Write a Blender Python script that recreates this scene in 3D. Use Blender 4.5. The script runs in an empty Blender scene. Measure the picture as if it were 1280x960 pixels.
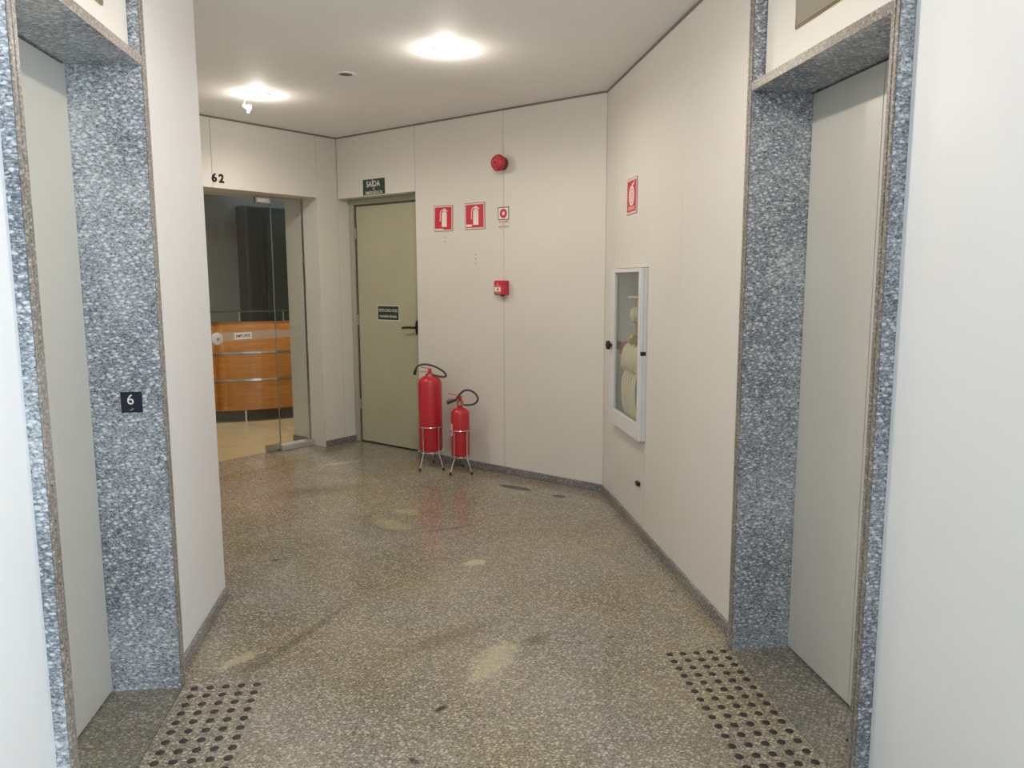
import bpy, bmesh, math, random
from mathutils import Vector, Matrix

random.seed(7)
C = bpy.context.scene.collection
SC = bpy.context.scene
R2 = math.sqrt(0.5)

# ------------------------------------------------------------------ measured plan (metres)
ZC = 2.641                     # ceiling
XL, XLJ, XLD = -0.8915, -0.8554, -1.0922      # left wall, jamb front, lift door plane
XR, XRJ, XRD = 1.2493, 1.2034, 1.4378
ZLL, ZLR = 2.133, 2.110
YL0, YL1, YL2, YL3, YLE = 1.878, 1.915, 2.741, 2.778, 3.545
YR0, YR1, YR2, YR3 = 1.893, 1.925, 2.752, 2.786
YREAR = -2.6
C1 = Vector((1.2493, 5.0479)); D1 = Vector((-R2, R2)); L2 = 2.677
C2 = C1 + D1 * L2
D2 = Vector((-R2, -R2))

# ------------------------------------------------------------------ camera
def make_camera():
    pitch, roll, yaw, f = 0.134859, -0.0033126, 0.1233885, 969.04
    F = Vector((math.sin(yaw) * math.cos(pitch), math.cos(yaw) * math.cos(pitch), -math.sin(pitch)))
    R = Vector((math.cos(yaw), -math.sin(yaw), 0)); U = R.cross(F)
    c, s = math.cos(roll), math.sin(roll)
    R, U = R * c + U * s, U * c - R * s
    cam = bpy.data.cameras.new('camera'); cam.sensor_width = 36; cam.lens = f / 1280 * 36
    cam.clip_start = 0.02
    o = bpy.data.objects.new('camera', cam); C.objects.link(o)
    M = Matrix((R, U, -F)).transposed().to_4x4(); M.translation = (0, 0, 1.45)
    o.matrix_world = M
    SC.camera = o
make_camera()

# ------------------------------------------------------------------ world, daylight, exposure
SC.view_settings.view_transform = 'Standard'
SC.view_settings.look = 'None'
SC.view_settings.gamma = 1
SC.view_settings.use_curve_mapping = False
SC.view_settings.exposure = -0.44
W = bpy.data.worlds.new('daylight'); SC.world = W; W.use_nodes = True
W.node_tree.nodes['Background'].inputs[0].default_value = (0.72, 0.86, 1.0, 1)
W.node_tree.nodes['Background'].inputs[1].default_value = 1.2

def area(name, loc, aim, sx, sy, power, col):
    l = bpy.data.lights.new(name, 'AREA'); l.shape = 'RECTANGLE'; l.size = sx; l.size_y = sy
    l.energy = power; l.color = col
    o = bpy.data.objects.new(name, l); C.objects.link(o); o.location = loc
    o.rotation_euler = (Vector(aim) - Vector(loc)).to_track_quat('-Z', 'Y').to_euler()
    return o
area('window_daylight', (XR + 0.55, -0.30, 1.62), (-0.85, 1.1, 1.70), 1.9, 1.9, 270, (0.79, 0.87, 1.0))
LAMP_POWER = {'hall': (42, 20), 'lobby': (46, 6.5), 'office': (170, 22)}    # downward beam, glow of the dome all round (W)
WARM = (1.0, 0.90, 0.79)

# ------------------------------------------------------------------ materials
def srgb(r, g, b):
    f = lambda c: c / 12.92 if c <= 0.04045 else ((c + 0.055) / 1.055) ** 2.4
    return (f(r / 255), f(g / 255), f(b / 255), 1)

class NT:
    def __init__(s, name):
        s.m = bpy.data.materials.new(name); s.m.use_nodes = True; s.t = s.m.node_tree
        s.b = s.t.nodes['Principled BSDF']; s.out = s.t.nodes['Material Output']
    def n(s, typ, **kw):
        x = s.t.nodes.new(typ)
        for k, v in kw.items(): setattr(x, k, v)
        return x
    def l(s, a, b): s.t.links.new(a, b)
    def pos(s):
        return s.n('ShaderNodeTexCoord').outputs['Object']
    def noise(s, scale, detail=2, rough=0.5, vec=None, dist=0):
        x = s.n('ShaderNodeTexNoise'); x.inputs['Scale'].default_value = scale
        x.inputs['Detail'].default_value = detail; x.inputs['Roughness'].default_value = rough
        x.inputs['Distortion'].default_value = dist
        s.l(vec if vec is not None else s.pos(), x.inputs['Vector']); return x
    def ramp(s, fac, stops, interp='LINEAR'):
        x = s.n('ShaderNodeValToRGB'); e = x.color_ramp.elements; x.color_ramp.interpolation = interp
        while len(e) < len(stops): e.new(0.5)
        for i, (p, c) in enumerate(stops):
            e[i].position = p; e[i].color = c if len(c) == 4 else (*c, 1)
        s.l(fac, x.inputs[0]); return x.outputs[0]
    def math(s, op, a, b=None):
        x = s.n('ShaderNodeMath', operation=op)
        for i, v in enumerate((a, b)):
            if v is None: continue
            if isinstance(v, (int, float)): x.inputs[i].default_value = v
            else: s.l(v, x.inputs[i])
        return x.outputs[0]
    def mix(s, fac, a, b, blend='MIX'):
        x = s.n('ShaderNodeMix', data_type='RGBA', blend_type=blend)
        for i, v in ((0, fac), (6, a), (7, b)):
            if isinstance(v, (int, float)): x.inputs[i].default_value = v
            elif isinstance(v, tuple): x.inputs[i].default_value = v
            else: s.l(v, x.inputs[i])
        return x.outputs[2]
    def bump(s, h, strength=0.1, dist=0.001):
        x = s.n('ShaderNodeBump'); x.inputs['Strength'].default_value = strength; x.inputs['Distance'].default_value = dist
        s.l(h, x.inputs['Height']); s.l(x.outputs[0], s.b.inputs['Normal'])

MATS = {}
def mat(name, col, rough=0.5, metal=0.0, var=0.06, scale=6, bump=0.0, bscale=200, spec=0.5, emit=None, coat=0):
    if name in MATS: return MATS[name]
    t = NT(name); b = t.b
    c = col if len(col) == 4 else (*col, 1)
    nz = t.noise(scale, 4, 0.6)
    lo = tuple(v * (1 - var) for v in c[:3]) + (1,); hi = tuple(min(1, v * (1 + var)) for v in c[:3]) + (1,)
    t.l(t.ramp(nz.outputs[0], [(0.3, lo), (0.7, hi)]), b.inputs['Base Color'])
    b.inputs['Roughness'].default_value = rough; b.inputs['Metallic'].default_value = metal
    b.inputs['Specular IOR Level'].default_value = spec; b.inputs['Coat Weight'].default_value = coat
    if bump: t.bump(t.noise(bscale, 3).outputs[0], bump)
    if emit:
        b.inputs['Emission Color'].default_value = (*emit[0], 1); b.inputs['Emission Strength'].default_value = emit[1]
    MATS[name] = t.m
    return t.m

def granite(name, dark, mid, light, scale=80, rough=0.15, cloud=0.5, patches=None, tint=None, bump=0.02):
    t = NT(name); b = t.b
    P = t.pos()
    # slightly warped, stretched crystals
    w = t.noise(scale * 0.45, 2, vec=P)
    sub = t.n('ShaderNodeVectorMath', operation='SUBTRACT'); t.l(w.outputs['Color'], sub.inputs[0]); sub.inputs[1].default_value = (.5, .5, .5)
    sc = t.n('ShaderNodeVectorMath', operation='SCALE'); t.l(sub.outputs[0], sc.inputs[0]); sc.inputs['Scale'].default_value = 1.25 / scale
    ad = t.n('ShaderNodeVectorMath', operation='ADD'); t.l(P, ad.inputs[0]); t.l(sc.outputs[0], ad.inputs[1])
    mp = t.n('ShaderNodeMapping'); t.l(ad.outputs[0], mp.inputs[0])
    mp.inputs['Rotation'].default_value = (0.12, 0.22, 0.5); mp.inputs['Scale'].default_value = (0.68, 0.9, 1.3)
    big = t.noise(2.2, 4, 0.6, vec=P)
    grain = t.noise(scale * 1.1, 4, 0.7, vec=mp.outputs[0])
    tone = t.math('ADD', grain.outputs[0], t.math('MULTIPLY', t.math('SUBTRACT', big.outputs[0], 0.5), cloud))
    lm = tuple(a * .6 + c * .4 for a, c in zip(mid, light))
    col = t.ramp(tone, [(0.26, dark), (0.44, mid), (0.60, lm), (0.80, light)])
    def flecks(sc_, sel, k, vec):
        v = t.n('ShaderNodeTexVoronoi'); v.inputs['Scale'].default_value = sc_; t.l(vec, v.inputs['Vector'])
        sp = t.n('ShaderNodeSeparateColor'); t.l(v.outputs['Color'], sp.inputs[0])
        pick = t.ramp(t.math('ADD', sp.outputs[0], t.math('MULTIPLY', t.math('SUBTRACT', big.outputs[0], 0.5), cloud * 0.8)), [(sel, (0, 0, 0)), (sel + .05, (1, 1, 1))])
        shape = t.ramp(t.math('ADD', v.outputs['Distance'], t.math('MULTIPLY', t.math('SUBTRACT', grain.outputs[0], 0.5), 0.5)), [(k * .55, (1, 1, 1)), (k, (0, 0, 0))])
        return t.math('MULTIPLY', pick, shape)
    f1 = flecks(scale * .62, .50, .50, mp.outputs[0]); f2 = flecks(scale * 1.25, .55, .52, mp.outputs[0]); f3 = flecks(scale * .95, .76, .44, ad.outputs[0])
    col = t.mix(t.math('MULTIPLY', f3, .75), col, dark)
    col = t.mix(t.math('MULTIPLY', f2, .50), col, light)
    col = t.mix(t.math('MULTIPLY', f1, .78), col, light)
    val = t.math('ADD', tone, f1)
    if tint:
        tn = t.noise(tint[1], 3, 0.55, vec=P)
        col = t.mix(t.ramp(tn.outputs[0], [(0.36, (0, 0, 0)), (0.66, (1, 1, 1))]), col, t.mix(1.0, col, tint[0], 'MULTIPLY'))
    rgh = t.math('ADD', rough, t.math('MULTIPLY', big.outputs[0], 0.10))
    for (cx, cy, rx, ry, ang, colr, st, soft) in (patches or []):
        m = t.n('ShaderNodeMapping', vector_type='TEXTURE'); t.l(P, m.inputs[0])
        m.inputs['Location'].default_value = (cx, cy, 0); m.inputs['Rotation'].default_value = (0, 0, math.radians(ang))
        m.inputs['Scale'].default_value = (rx, ry, 1)
        ln = t.n('ShaderNodeVectorMath', operation='LENGTH'); t.l(m.outputs[0], ln.inputs[0])
        nn = t.noise(14 if max(rx, ry) > 0.05 else 60, 4, 0.7, vec=P)
        d = t.math('ADD', ln.outputs['Value'], t.math('MULTIPLY', t.math('SUBTRACT', nn.outputs[0], 0.5), 0.7 if colr is SPOT else 1.7))
        fac = t.ramp(d, [(max(0, 1 - soft), (st,) * 3), (1.0, (0, 0, 0))])
        if colr is PALE: fac = t.math('MULTIPLY', fac, t.ramp(grain.outputs[0], [(0.34, (.35, .35, .35)), (0.52, (1, 1, 1))]))
        col = t.mix(fac, col, colr)
    t.l(col, b.inputs['Base Color']); t.l(rgh, b.inputs['Roughness'])
    b.inputs['Specular IOR Level'].default_value = 0.5
    if bump: t.bump(t.math('ADD', t.noise(35, 3, vec=P).outputs[0], t.math('MULTIPLY', val, 0.25)), bump, 0.002)
    MATS[name] = t.m
    return t.m

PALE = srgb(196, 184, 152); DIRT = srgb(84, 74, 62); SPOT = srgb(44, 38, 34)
PATCHES = [
    (0.10, 3.00, 0.30, 0.09, 32, DIRT, 0.45, 0.9), (0.46, 2.94, 0.10, 0.05, 40, DIRT, 0.6, 0.8),
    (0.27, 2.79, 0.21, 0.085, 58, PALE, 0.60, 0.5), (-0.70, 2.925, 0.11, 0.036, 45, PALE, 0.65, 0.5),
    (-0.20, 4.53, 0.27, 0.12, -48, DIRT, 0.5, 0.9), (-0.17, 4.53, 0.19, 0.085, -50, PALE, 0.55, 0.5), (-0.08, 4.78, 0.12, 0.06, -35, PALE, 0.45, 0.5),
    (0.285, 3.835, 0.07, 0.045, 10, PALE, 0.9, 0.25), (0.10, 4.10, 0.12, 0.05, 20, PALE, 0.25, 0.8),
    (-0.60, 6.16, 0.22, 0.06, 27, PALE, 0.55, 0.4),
    (0.67, 5.245, 0.15, 0.045, -41, SPOT, 0.95, 0.3), (0.935, 4.985, 0.060, 0.034, -41, SPOT, 0.95, 0.3),
    (0.059, 2.479, 0.030, 0.012, 42, SPOT, 0.9, 0.4), (-0.032, 2.20, 0.030, 0.014, -50, SPOT, 0.75, 0.5),
    (0.768, 2.926, 0.016, 0.011, 20, SPOT, 0.7, 0.4), (1.17, 3.345, 0.022, 0.012, 0, SPOT, 0.7, 0.4), (-0.747, 4.008, 0.02, 0.012, 0, SPOT, 0.8, 0.4),
    (-0.455, 3.15, 0.42, 0.035, 62, DIRT, 0.6, 0.9), (-0.62, 2.90, 0.16, 0.05, 60, DIRT, 0.45, 0.9),
    (-0.70, 5.35, 0.45, 0.16, 20, DIRT, 0.5, 0.9), (0.17, 4.40, 0.30, 0.02, 15, DIRT, 0.5, 0.8),
    (0.9, 2.1, 0.10, 0.22, 10, DIRT, 0.2, 0.9), (1.30, 2.14, 0.02, 0.012, 20, SPOT, 0.9, 0.3),
]
M_FLOOR = granite('floor_granite', srgb(60, 55, 49), srgb(114, 107, 97), srgb(198, 191, 179), 165, 0.09, 0.18, PATCHES, tint=((1.0, 0.93, 0.74, 1), 1.3), bump=0.03)
M_SILL = granite('threshold_granite', srgb(58, 56, 52), srgb(100, 97, 90), srgb(172, 168, 158), 150, 0.2, 0.3, [(1.335, 2.13, 0.016, 0.011, 20, SPOT, 0.9, 0.3)], tint=((1, 0.95, 0.82, 1), 1.5))
M_JAMB = granite('jamb_granite', srgb(66, 70, 78), srgb(116, 121, 129), srgb(226, 229, 232), 128, 0.05, 0.5, bump=0.0)
M_BASE = granite('baseboard_granite', srgb(52, 51, 52), srgb(98, 96, 94), srgb(178, 174, 168), 160, 0.2, 0.4)
M_NOSE = granite('nosing_granite', srgb(62, 56, 52), srgb(112, 104, 96), srgb(176, 168, 158), 150, 0.3, 0.4, bump=0.0)
M_WALL = mat('warm_white_panel', (0.72, 0.69, 0.635), 0.42, var=0.025, scale=1.2)
M_WALLCORE = mat('wall_core', (0.30, 0.28, 0.25), 0.8)
M_NEAR = mat('white_wall_paint', (0.76, 0.755, 0.755), 0.38, var=0.02, scale=1.0)
M_CEIL = mat('ceiling_paint', (0.92, 0.91, 0.90), 0.7, var=0.02, scale=1.5)
M_TRIM = mat('shadow_gap_grey', (0.20, 0.185, 0.17), 0.6)
M_LIFT = mat('satin_grey_door_enamel', (0.53, 0.515, 0.465), 0.30, var=0.02, scale=1.5)
M_GREEN = mat('olive_grey_door_paint', (0.46, 0.45, 0.315), 0.38, var=0.04, scale=3)
M_GREENF = mat('olive_grey_frame_paint', (0.40, 0.40, 0.31), 0.4, var=0.04, scale=3)
M_CHROME = mat('chrome', (0.78, 0.78, 0.78), 0.14, 1.0, var=0.03)
M_BRUSH = mat('brushed_steel', (0.55, 0.53, 0.50), 0.30, 1.0)
M_MIRROR = mat('polished_steel', (0.80, 0.76, 0.68), 0.06, 1.0, var=0.02)
M_BLACK = mat('black_plastic', (0.012, 0.012, 0.013), 0.4)
M_STUD = mat('dark_rubber_stud', (0.028, 0.022, 0.02), 0.55)
M_RED = mat('extinguisher_red', (0.52, 0.018, 0.032), 0.28, coat=0.3)
M_SIGNRED = mat('sign_red', (0.60, 0.025, 0.055), 0.45)
M_MAROON = mat('sign_dark_edge', (0.16, 0.02, 0.025), 0.5)
M_WHITE = mat('sign_white', (0.80, 0.76, 0.70), 0.5)
M_CREAMP = mat('sign_cream', (0.72, 0.66, 0.56), 0.5)
M_DGREEN = mat('sign_green', (0.018, 0.050, 0.036), 0.4)
M_NAVY = mat('plate_navy', (0.012, 0.014, 0.028), 0.35)
M_CAB = mat('cabinet_white_enamel', (0.70, 0.71, 0.70), 0.35, var=0.02)
M_HOSE = mat('cream_canvas_hose', (0.66, 0.58, 0.42), 0.85, bump=0.3, bscale=300)
M_BRASS = mat('brass', (0.62, 0.46, 0.20), 0.3, 1.0)
M_RUBBER = mat('grey_hose_rubber', (0.055, 0.055, 0.058), 0.5)
M_DARK = mat('dark_grey_laminate', (0.065, 0.066, 0.058), 0.5)
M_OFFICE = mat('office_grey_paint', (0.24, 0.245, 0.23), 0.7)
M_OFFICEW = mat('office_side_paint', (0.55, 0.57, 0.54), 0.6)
M_TILE = mat('office_beige_tile', (0.52, 0.40, 0.25), 0.22, var=0.10, scale=5)
M_BULB = mat('lit_lamp_glass', (1, 0.95, 0.85), 0.3, emit=((1.0, 0.88, 0.70), 26))
M_LENS = mat('unlit_lens', (0.03, 0.028, 0.026), 0.25)
M_WHITEP = mat('white_porcelain', (0.85, 0.85, 0.84), 0.3)

def wood_mat():
    t = NT('honey_wood_veneer'); P = t.pos()
    m = t.n('ShaderNodeMapping'); t.l(P, m.inputs[0]); m.inputs['Scale'].default_value = (0.6, 0.6, 9)
    nz = t.noise(5, 5, 0.6, vec=m.outputs[0], dist=1.2)
    t.l(t.ramp(nz.outputs[0], [(0.25, (0.30, 0.105, 0.020, 1)), (0.5, (0.44, 0.17, 0.033, 1)), (0.78, (0.55, 0.24, 0.055, 1))]), t.b.inputs['Base Color'])
    t.b.inputs['Roughness'].default_value = 0.25; t.b.inputs['Coat Weight'].default_value = 0.3
    return t.m
M_WOOD = wood_mat()

def glass_mat(name, tint, frost=0.0, ior=1.5):
    t = NT(name); n = t.t.nodes; n.remove(t.b)
    tr = t.n('ShaderNodeBsdfTransparent'); tr.inputs[0].default_value = (*tint, 1)
    gl = t.n('ShaderNodeBsdfGlossy'); gl.inputs['Roughness'].default_value = 0.02 + frost * 0.3
    nz = t.noise(3, 2)
    fr = t.n('ShaderNodeFresnel'); fr.inputs[0].default_value = ior
    geo = t.n('ShaderNodeNewGeometry')
    fac = t.math('ADD', t.math('MULTIPLY', fr.outputs[0], t.math('SUBTRACT', 1.0, geo.outputs['Backfacing'])), t.math('MULTIPLY', nz.outputs[0], 0.01))
    mx = t.n('ShaderNodeMixShader'); t.l(fac, mx.inputs[0]); t.l(tr.outputs[0], mx.inputs[1]); t.l(gl.outputs[0], mx.inputs[2])
    sh = mx.outputs[0]
    if frost:
        df = t.n('ShaderNodeBsdfDiffuse'); df.inputs[0].default_value = (0.55, 0.50, 0.42, 1)
        m2 = t.n('ShaderNodeMixShader'); m2.inputs[0].default_value = frost; t.l(sh, m2.inputs[1]); t.l(df.outputs[0], m2.inputs[2]); sh = m2.outputs[0]
    t.l(sh, t.out.inputs['Surface'])
    return t.m
M_GLASS = glass_mat('clear_glass', (0.93, 0.96, 0.94))
M_GLASSEDGE = mat('glass_edge', (0.22, 0.30, 0.27), 0.15)
M_FROST = glass_mat('frosted_strip_film', (0.95, 0.93, 0.9), 0.45)

# ------------------------------------------------------------------ mesh helpers
def box(bm, x0, x1, y0, y1, z0, z1):
    v = [bm.verts.new((x, y, z)) for z in (z0, z1) for y in (y0, y1) for x in (x0, x1)]
    for q in ((0, 2, 3, 1), (4, 5, 7, 6), (0, 1, 5, 4), (2, 6, 7, 3), (0, 4, 6, 2), (1, 3, 7, 5)):
        bm.faces.new([v[i] for i in q])
def prism(bm, pts, z0, z1):
    a = [bm.verts.new((p[0], p[1], z0)) for p in pts]; b = [bm.verts.new((p[0], p[1], z1)) for p in pts]
    bm.faces.new(a[::-1]); bm.faces.new(b); n = len(pts)
    for i in range(n): bm.faces.new((a[i], a[(i + 1) % n], b[(i + 1) % n], b[i]))
def lathe(bm, prof, n=24, M=None):
    M = M or Matrix.Identity(4); rings = []
    for r, z in prof:
        if r < 1e-6: rings.append([bm.verts.new(M @ Vector((0, 0, z)))])
        else: rings.append([bm.verts.new(M @ Vector((r * math.cos(2 * math.pi * k / n), r * math.sin(2 * math.pi * k / n), z))) for k in range(n)])
    for a, b in zip(rings, rings[1:]):
        for k in range(n):
            l = (k + 1) % n
            if len(a) == 1 and len(b) == 1: continue
            if len(a) == 1: bm.faces.new((a[0], b[l], b[k]))
            elif len(b) == 1: bm.faces.new((a[k], a[l], b[0]))
            else: bm.faces.new((a[k], a[l], b[l], b[k]))
def smooth_path(pts, n=6):
    pts = [Vector(p) for p in pts]; out = []
    for i in range(len(pts) - 1):
        p0 = pts[max(i - 1, 0)]; p1 = pts[i]; p2 = pts[i + 1]; p3 = pts[min(i + 2, len(pts) - 1)]
        for k in range(n):
            t = k / n
            out.append(0.5 * ((2 * p1) + (p2 - p0) * t + (2 * p0 - 5 * p1 + 4 * p2 - p3) * t * t + (3 * p1 - p0 - 3 * p2 + p3) * t ** 3))
    out.append(pts[-1]); return out
def tube(bm, pts, r, n=10, closed=False, flat=None):
    pts = [Vector(p) for p in pts]; rings = []; N = len(pts); up = Vector((0, 0, 1)); prev = None
    for i, p in enumerate(pts):
        if closed: d = pts[(i + 1) % N] - pts[i - 1]
        else: d = pts[min(i + 1, N - 1)] - pts[max(i - 1, 0)]
        d.normalize()
        if prev is None:
            a = d.cross(up)
            if a.length < 1e-3: a = d.cross(Vector((1, 0, 0)))
        else: a = prev - d * prev.dot(d)
        a.normalize(); prev = a; b = d.cross(a)
        ra, rb = (r, r) if flat is None else (flat, r)
        rings.append([bm.verts.new(p + a * (ra * math.cos(2 * math.pi * k / n)) + b * (rb * math.sin(2 * math.pi * k / n))) for k in range(n)])
    for i in range(N if closed else N - 1):
        a, b = rings[i], rings[(i + 1) % N]
        for k in range(n): bm.faces.new((a[k], a[(k + 1) % n], b[(k + 1) % n], b[k]))
    if not closed: bm.faces.new(rings[0][::-1]); bm.faces.new(rings[-1])
def circle_pts(r, z, n=28, a0=0): return [(r * math.cos(a0 + 2 * math.pi * k / n), r * math.sin(a0 + 2 * math.pi * k / n), z) for k in range(n)]

def obj(name, bm, m, parent=None, smooth=False, bevel=0.0, seg=1, M=None):
    bmesh.ops.recalc_face_normals(bm, faces=bm.faces)
    me = bpy.data.meshes.new(name); bm.to_mesh(me); bm.free()
    me.materials.append(m)
    return link(name, me, parent, smooth, bevel, seg, M)
def link(name, me, parent=None, smooth=False, bevel=0.0, seg=1, M=None):
    o = bpy.data.objects.new(name, me); C.objects.link(o)
    if parent: o.parent = parent
    if M is not None: o.matrix_local = M
    if smooth:
        for p in me.polygons: p.use_smooth = True
        try: me.set_sharp_from_angle(angle=math.radians(38))
        except Exception: pass
    if bevel:
        b = o.modifiers.new('bevel', 'BEVEL'); b.width = bevel; b.segments = seg; b.limit_method = 'ANGLE'
    return o
def bx(name, x0, x1, y0, y1, z0, z1, m, parent=None, bevel=0.0, seg=1, M=None):
    bm = bmesh.new(); box(bm, x0, x1, y0, y1, z0, z1); return obj(name, bm, m, parent, False, bevel, seg, M)
def thing(name, label, cat, M=None, group=None):
    o = bpy.data.objects.new(name, None); C.objects.link(o); o.empty_display_size = 0.05
    if M is not None: o.matrix_world = M
    o['label'] = label; o['category'] = cat
    if group: o['group'] = group
    return o
def tag(o, label, cat=None, group=None, kind=None):
    o['label'] = label
    if cat: o['category'] = cat
    if group: o['group'] = group
    if kind: o['kind'] = kind
    return o
def struct(o, label): return tag(o, label, kind='structure')
def root(name, label, M=None):
    o = bpy.data.objects.new(name, None); C.objects.link(o)
    if M is not None: o.matrix_world = M
    return struct(o, label)

def frame(origin, right, z=0.0):
    """x = viewer's right along the wall, y = up, z = out of the wall"""
    r = Vector((right[0], right[1], 0)).normalized(); u = Vector((0, 0, 1)); n = r.cross(u)
    M = Matrix((r, u, n)).transposed().to_4x4(); M.translation = (origin[0], origin[1], z); return M
def on_back(s, z): p = C2 - D1 * s; return frame(p, -D1, z)
def on_entry(t, z): p = C2 + D2 * t; return frame(p, -D2, z)
def on_right(y, z, x=XR): return frame((x, y), (0, -1), z)
def on_left(y, z, x=XL): return frame((x, y), (0, 1), z)

def text_mesh(body, size, bold=0.0, extrude=0.0, sx=1.0):
    cu = bpy.data.curves.new('lettering', 'FONT'); cu.body = body; cu.size = size; cu.align_x = 'CENTER'; cu.align_y = 'CENTER'
    cu.offset = bold * size; cu.extrude = extrude; cu.resolution_u = 3
    o = bpy.data.objects.new('lettering', cu); C.objects.link(o)
    dg = bpy.context.evaluated_depsgraph_get(); dg.update()
    me = bpy.data.meshes.new_from_object(o.evaluated_get(dg)); bpy.data.objects.remove(o)
    me.name = 'lettering'
    xs = [v.co.x for v in me.vertices]; ys = [v.co.y for v in me.vertices]
    cx, cy = (min(xs) + max(xs)) / 2, (min(ys) + max(ys)) / 2
    for v in me.vertices: v.co.x = (v.co.x - cx) * sx; v.co.y -= cy
    return me, (max(xs) - min(xs)) * sx
def lettering(body, size, m, parent, x, y, z, bold=0.0, width=None, extrude=0.0, name='lettering'):
    me, w = text_mesh(body, size, bold, extrude)
    if width:
        k = width / w
        for v in me.vertices: v.co.x *= k
    me.materials.clear(); me.materials.append(m)
    return link(name, me, parent, M=Matrix.Translation((x, y, z)))
def plate(name, w, h, d, m, parent, x=0, y=0, z=0, bevel=0.0):
    return bx(name, x - w / 2, x + w / 2, y - h / 2, y + h / 2, z, z + d, m, parent, bevel)

# ================================================================== FLOOR
floor = root('floor', 'polished grey and beige granite floor of the lift lobby')
G = 0.0012
def clip_poly(poly, a, b, c):       # keep a x + b y <= c
    out = []
    for i in range(len(poly)):
        p, q = poly[i], poly[(i + 1) % len(poly)]; dp, dq = a * p[0] + b * p[1] - c, a * q[0] + b * q[1] - c
        if dp <= 0: out.append(p)
        if dp * dq < 0:
            t = dp / (dp - dq); out.append((p[0] + (q[0] - p[0]) * t, p[1] + (q[1] - p[1]) * t))
    return out
def eo(t, o): p = C2 + D2 * t + D1 * o; return (p.x, p.y)
E_O = 0.24
lobby = [(XLJ, YREAR), (XRJ, YREAR), (XRJ, YR3), (XR + .02, YR3), (C1.x + .02, C1.y + .01), tuple(C2 - D1 * 0.95), eo(-0.2, -0.95), eo(-0.2, 0.0), eo(0.21, 0), eo(0.21, E_O), eo(1.44, E_O), eo(1.44, 0), eo(2.6, 0.02), (XL - .02, YLE + .02), (XL - .02, YL3), (XLJ, YL3)]
J = 4.062; K = 4.36     # the two diagonal joints: x + y = J, y - x = K
for sgn in ((1, 1), (1, -1), (-1, 1), (-1, -1)):
    p = clip_poly(lobby, sgn[0], sgn[0], sgn[0] * J - G * 1.414)
    p = clip_poly(p, -sgn[1], sgn[1], sgn[1] * K - G * 1.414)
    if len(p) < 3: continue
    pieces = [p]
    if sgn == (1, 1):               # the corridor is laid in three slabs lengthways
        pieces = [clip_poly(p, 0, 1, 0.6 - G), clip_poly(p, 0, -1, -0.6 - G)]
    for q in pieces:
        bm = bmesh.new(); prism(bm, q, -0.03, 0.0); obj('floor_slab', bm, M_FLOOR, floor)
bx('floor_bed', -4, 2, YREAR - .1, 9.5, -0.09, -0.03, mat('grout_grey', (0.10, 0.09, 0.08), 0.9), floor)
bx('threshold_slab', XLD - .03, XLJ - 2 * G, YL1, YL2, -0.03, 0.0, M_SILL, floor)
bx('threshold_slab', XRJ + 2 * G, XRD + .03, YR1, YR2, -0.03, 0.0, M_SILL, floor)

# office floor tiles beyond the glass door
M_E = frame(C2, -D2)         # x = -t, y = z, z = -o  (entry wall frame)
def ebox(name, t0, t1, o0, o1, z0, z1, m, parent=None, bevel=0.0):
    bm = bmesh.new(); box(bm, -t1, -t0, z0, z1, -o1, -o0)
    bm.transform(M_E); return obj(name, bm, m, parent, False, bevel)
office_floor = struct(ebox('floor_office', -3.2, 3.3, E_O + .004, 3.956, -0.029, -0.006, mat('tile_joint', (0.20, 0.15, 0.10), 0.8)), 'beige tiled floor of the office behind the glass door')
T0 = 0.45
for a in range(-7, 8):
    for b in range(0, 10):
        t0, o0 = a * T0, E_O + .006 + b * T0
        if t0 < -3.2 or t0 + T0 > 3.3 or o0 > 3.9: continue
        ebox('floor_tile', t0 + .0015, t0 + T0 - .0015, o0 + .0015, min(o0 + T0 - .0015, 3.955), -0.006, 0.0, M_TILE, office_floor)

# ================================================================== CEILING
bm = bmesh.new(); box(bm, -5.2, 2.2, YREAR - .1, 10.6, ZC, ZC + 0.1)
struct(obj('ceiling', bm, M_CEIL), 'plain off-white painted ceiling of the lobby')
tn = 0
def trim(p, q):
    """shadow-gap strip along the top of a wall from p to q, room on the left"""
    global tn
    p, q = Vector(p), Vector(q); d = (q - p).normalized(); n = Vector((-d.y, d.x))
    pts = [p - d * .002, q + d * .002, q + n * .006 + d * .002, p + n * .006 - d * .002]
    tn += 1
    bm = bmesh.new(); prism(bm, [tuple(v) for v in pts], ZC - 0.012, ZC - 0.0005)
    struct(obj('trim_%d' % tn, bm, M_TRIM), 'thin grey shadow line where wall meets ceiling')
trim((XR, YR3), tuple(C1)); trim(tuple(C1), tuple(C2)); trim(tuple(C2), eo(2.58, 0))

# ================================================================== WALLS
def panels(parent, place, rects, m=M_WALL, th=0.016, gap=0.0014):
    for (s0, s1, z0, z1) in rects:
        bm = bmesh.new(); box(bm, s0 + gap, s1 - gap, z0, z1, -th, 0.0)
        bm.transform(place); obj('wall_panel', bm, m, parent, bevel=0.0012)
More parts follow.
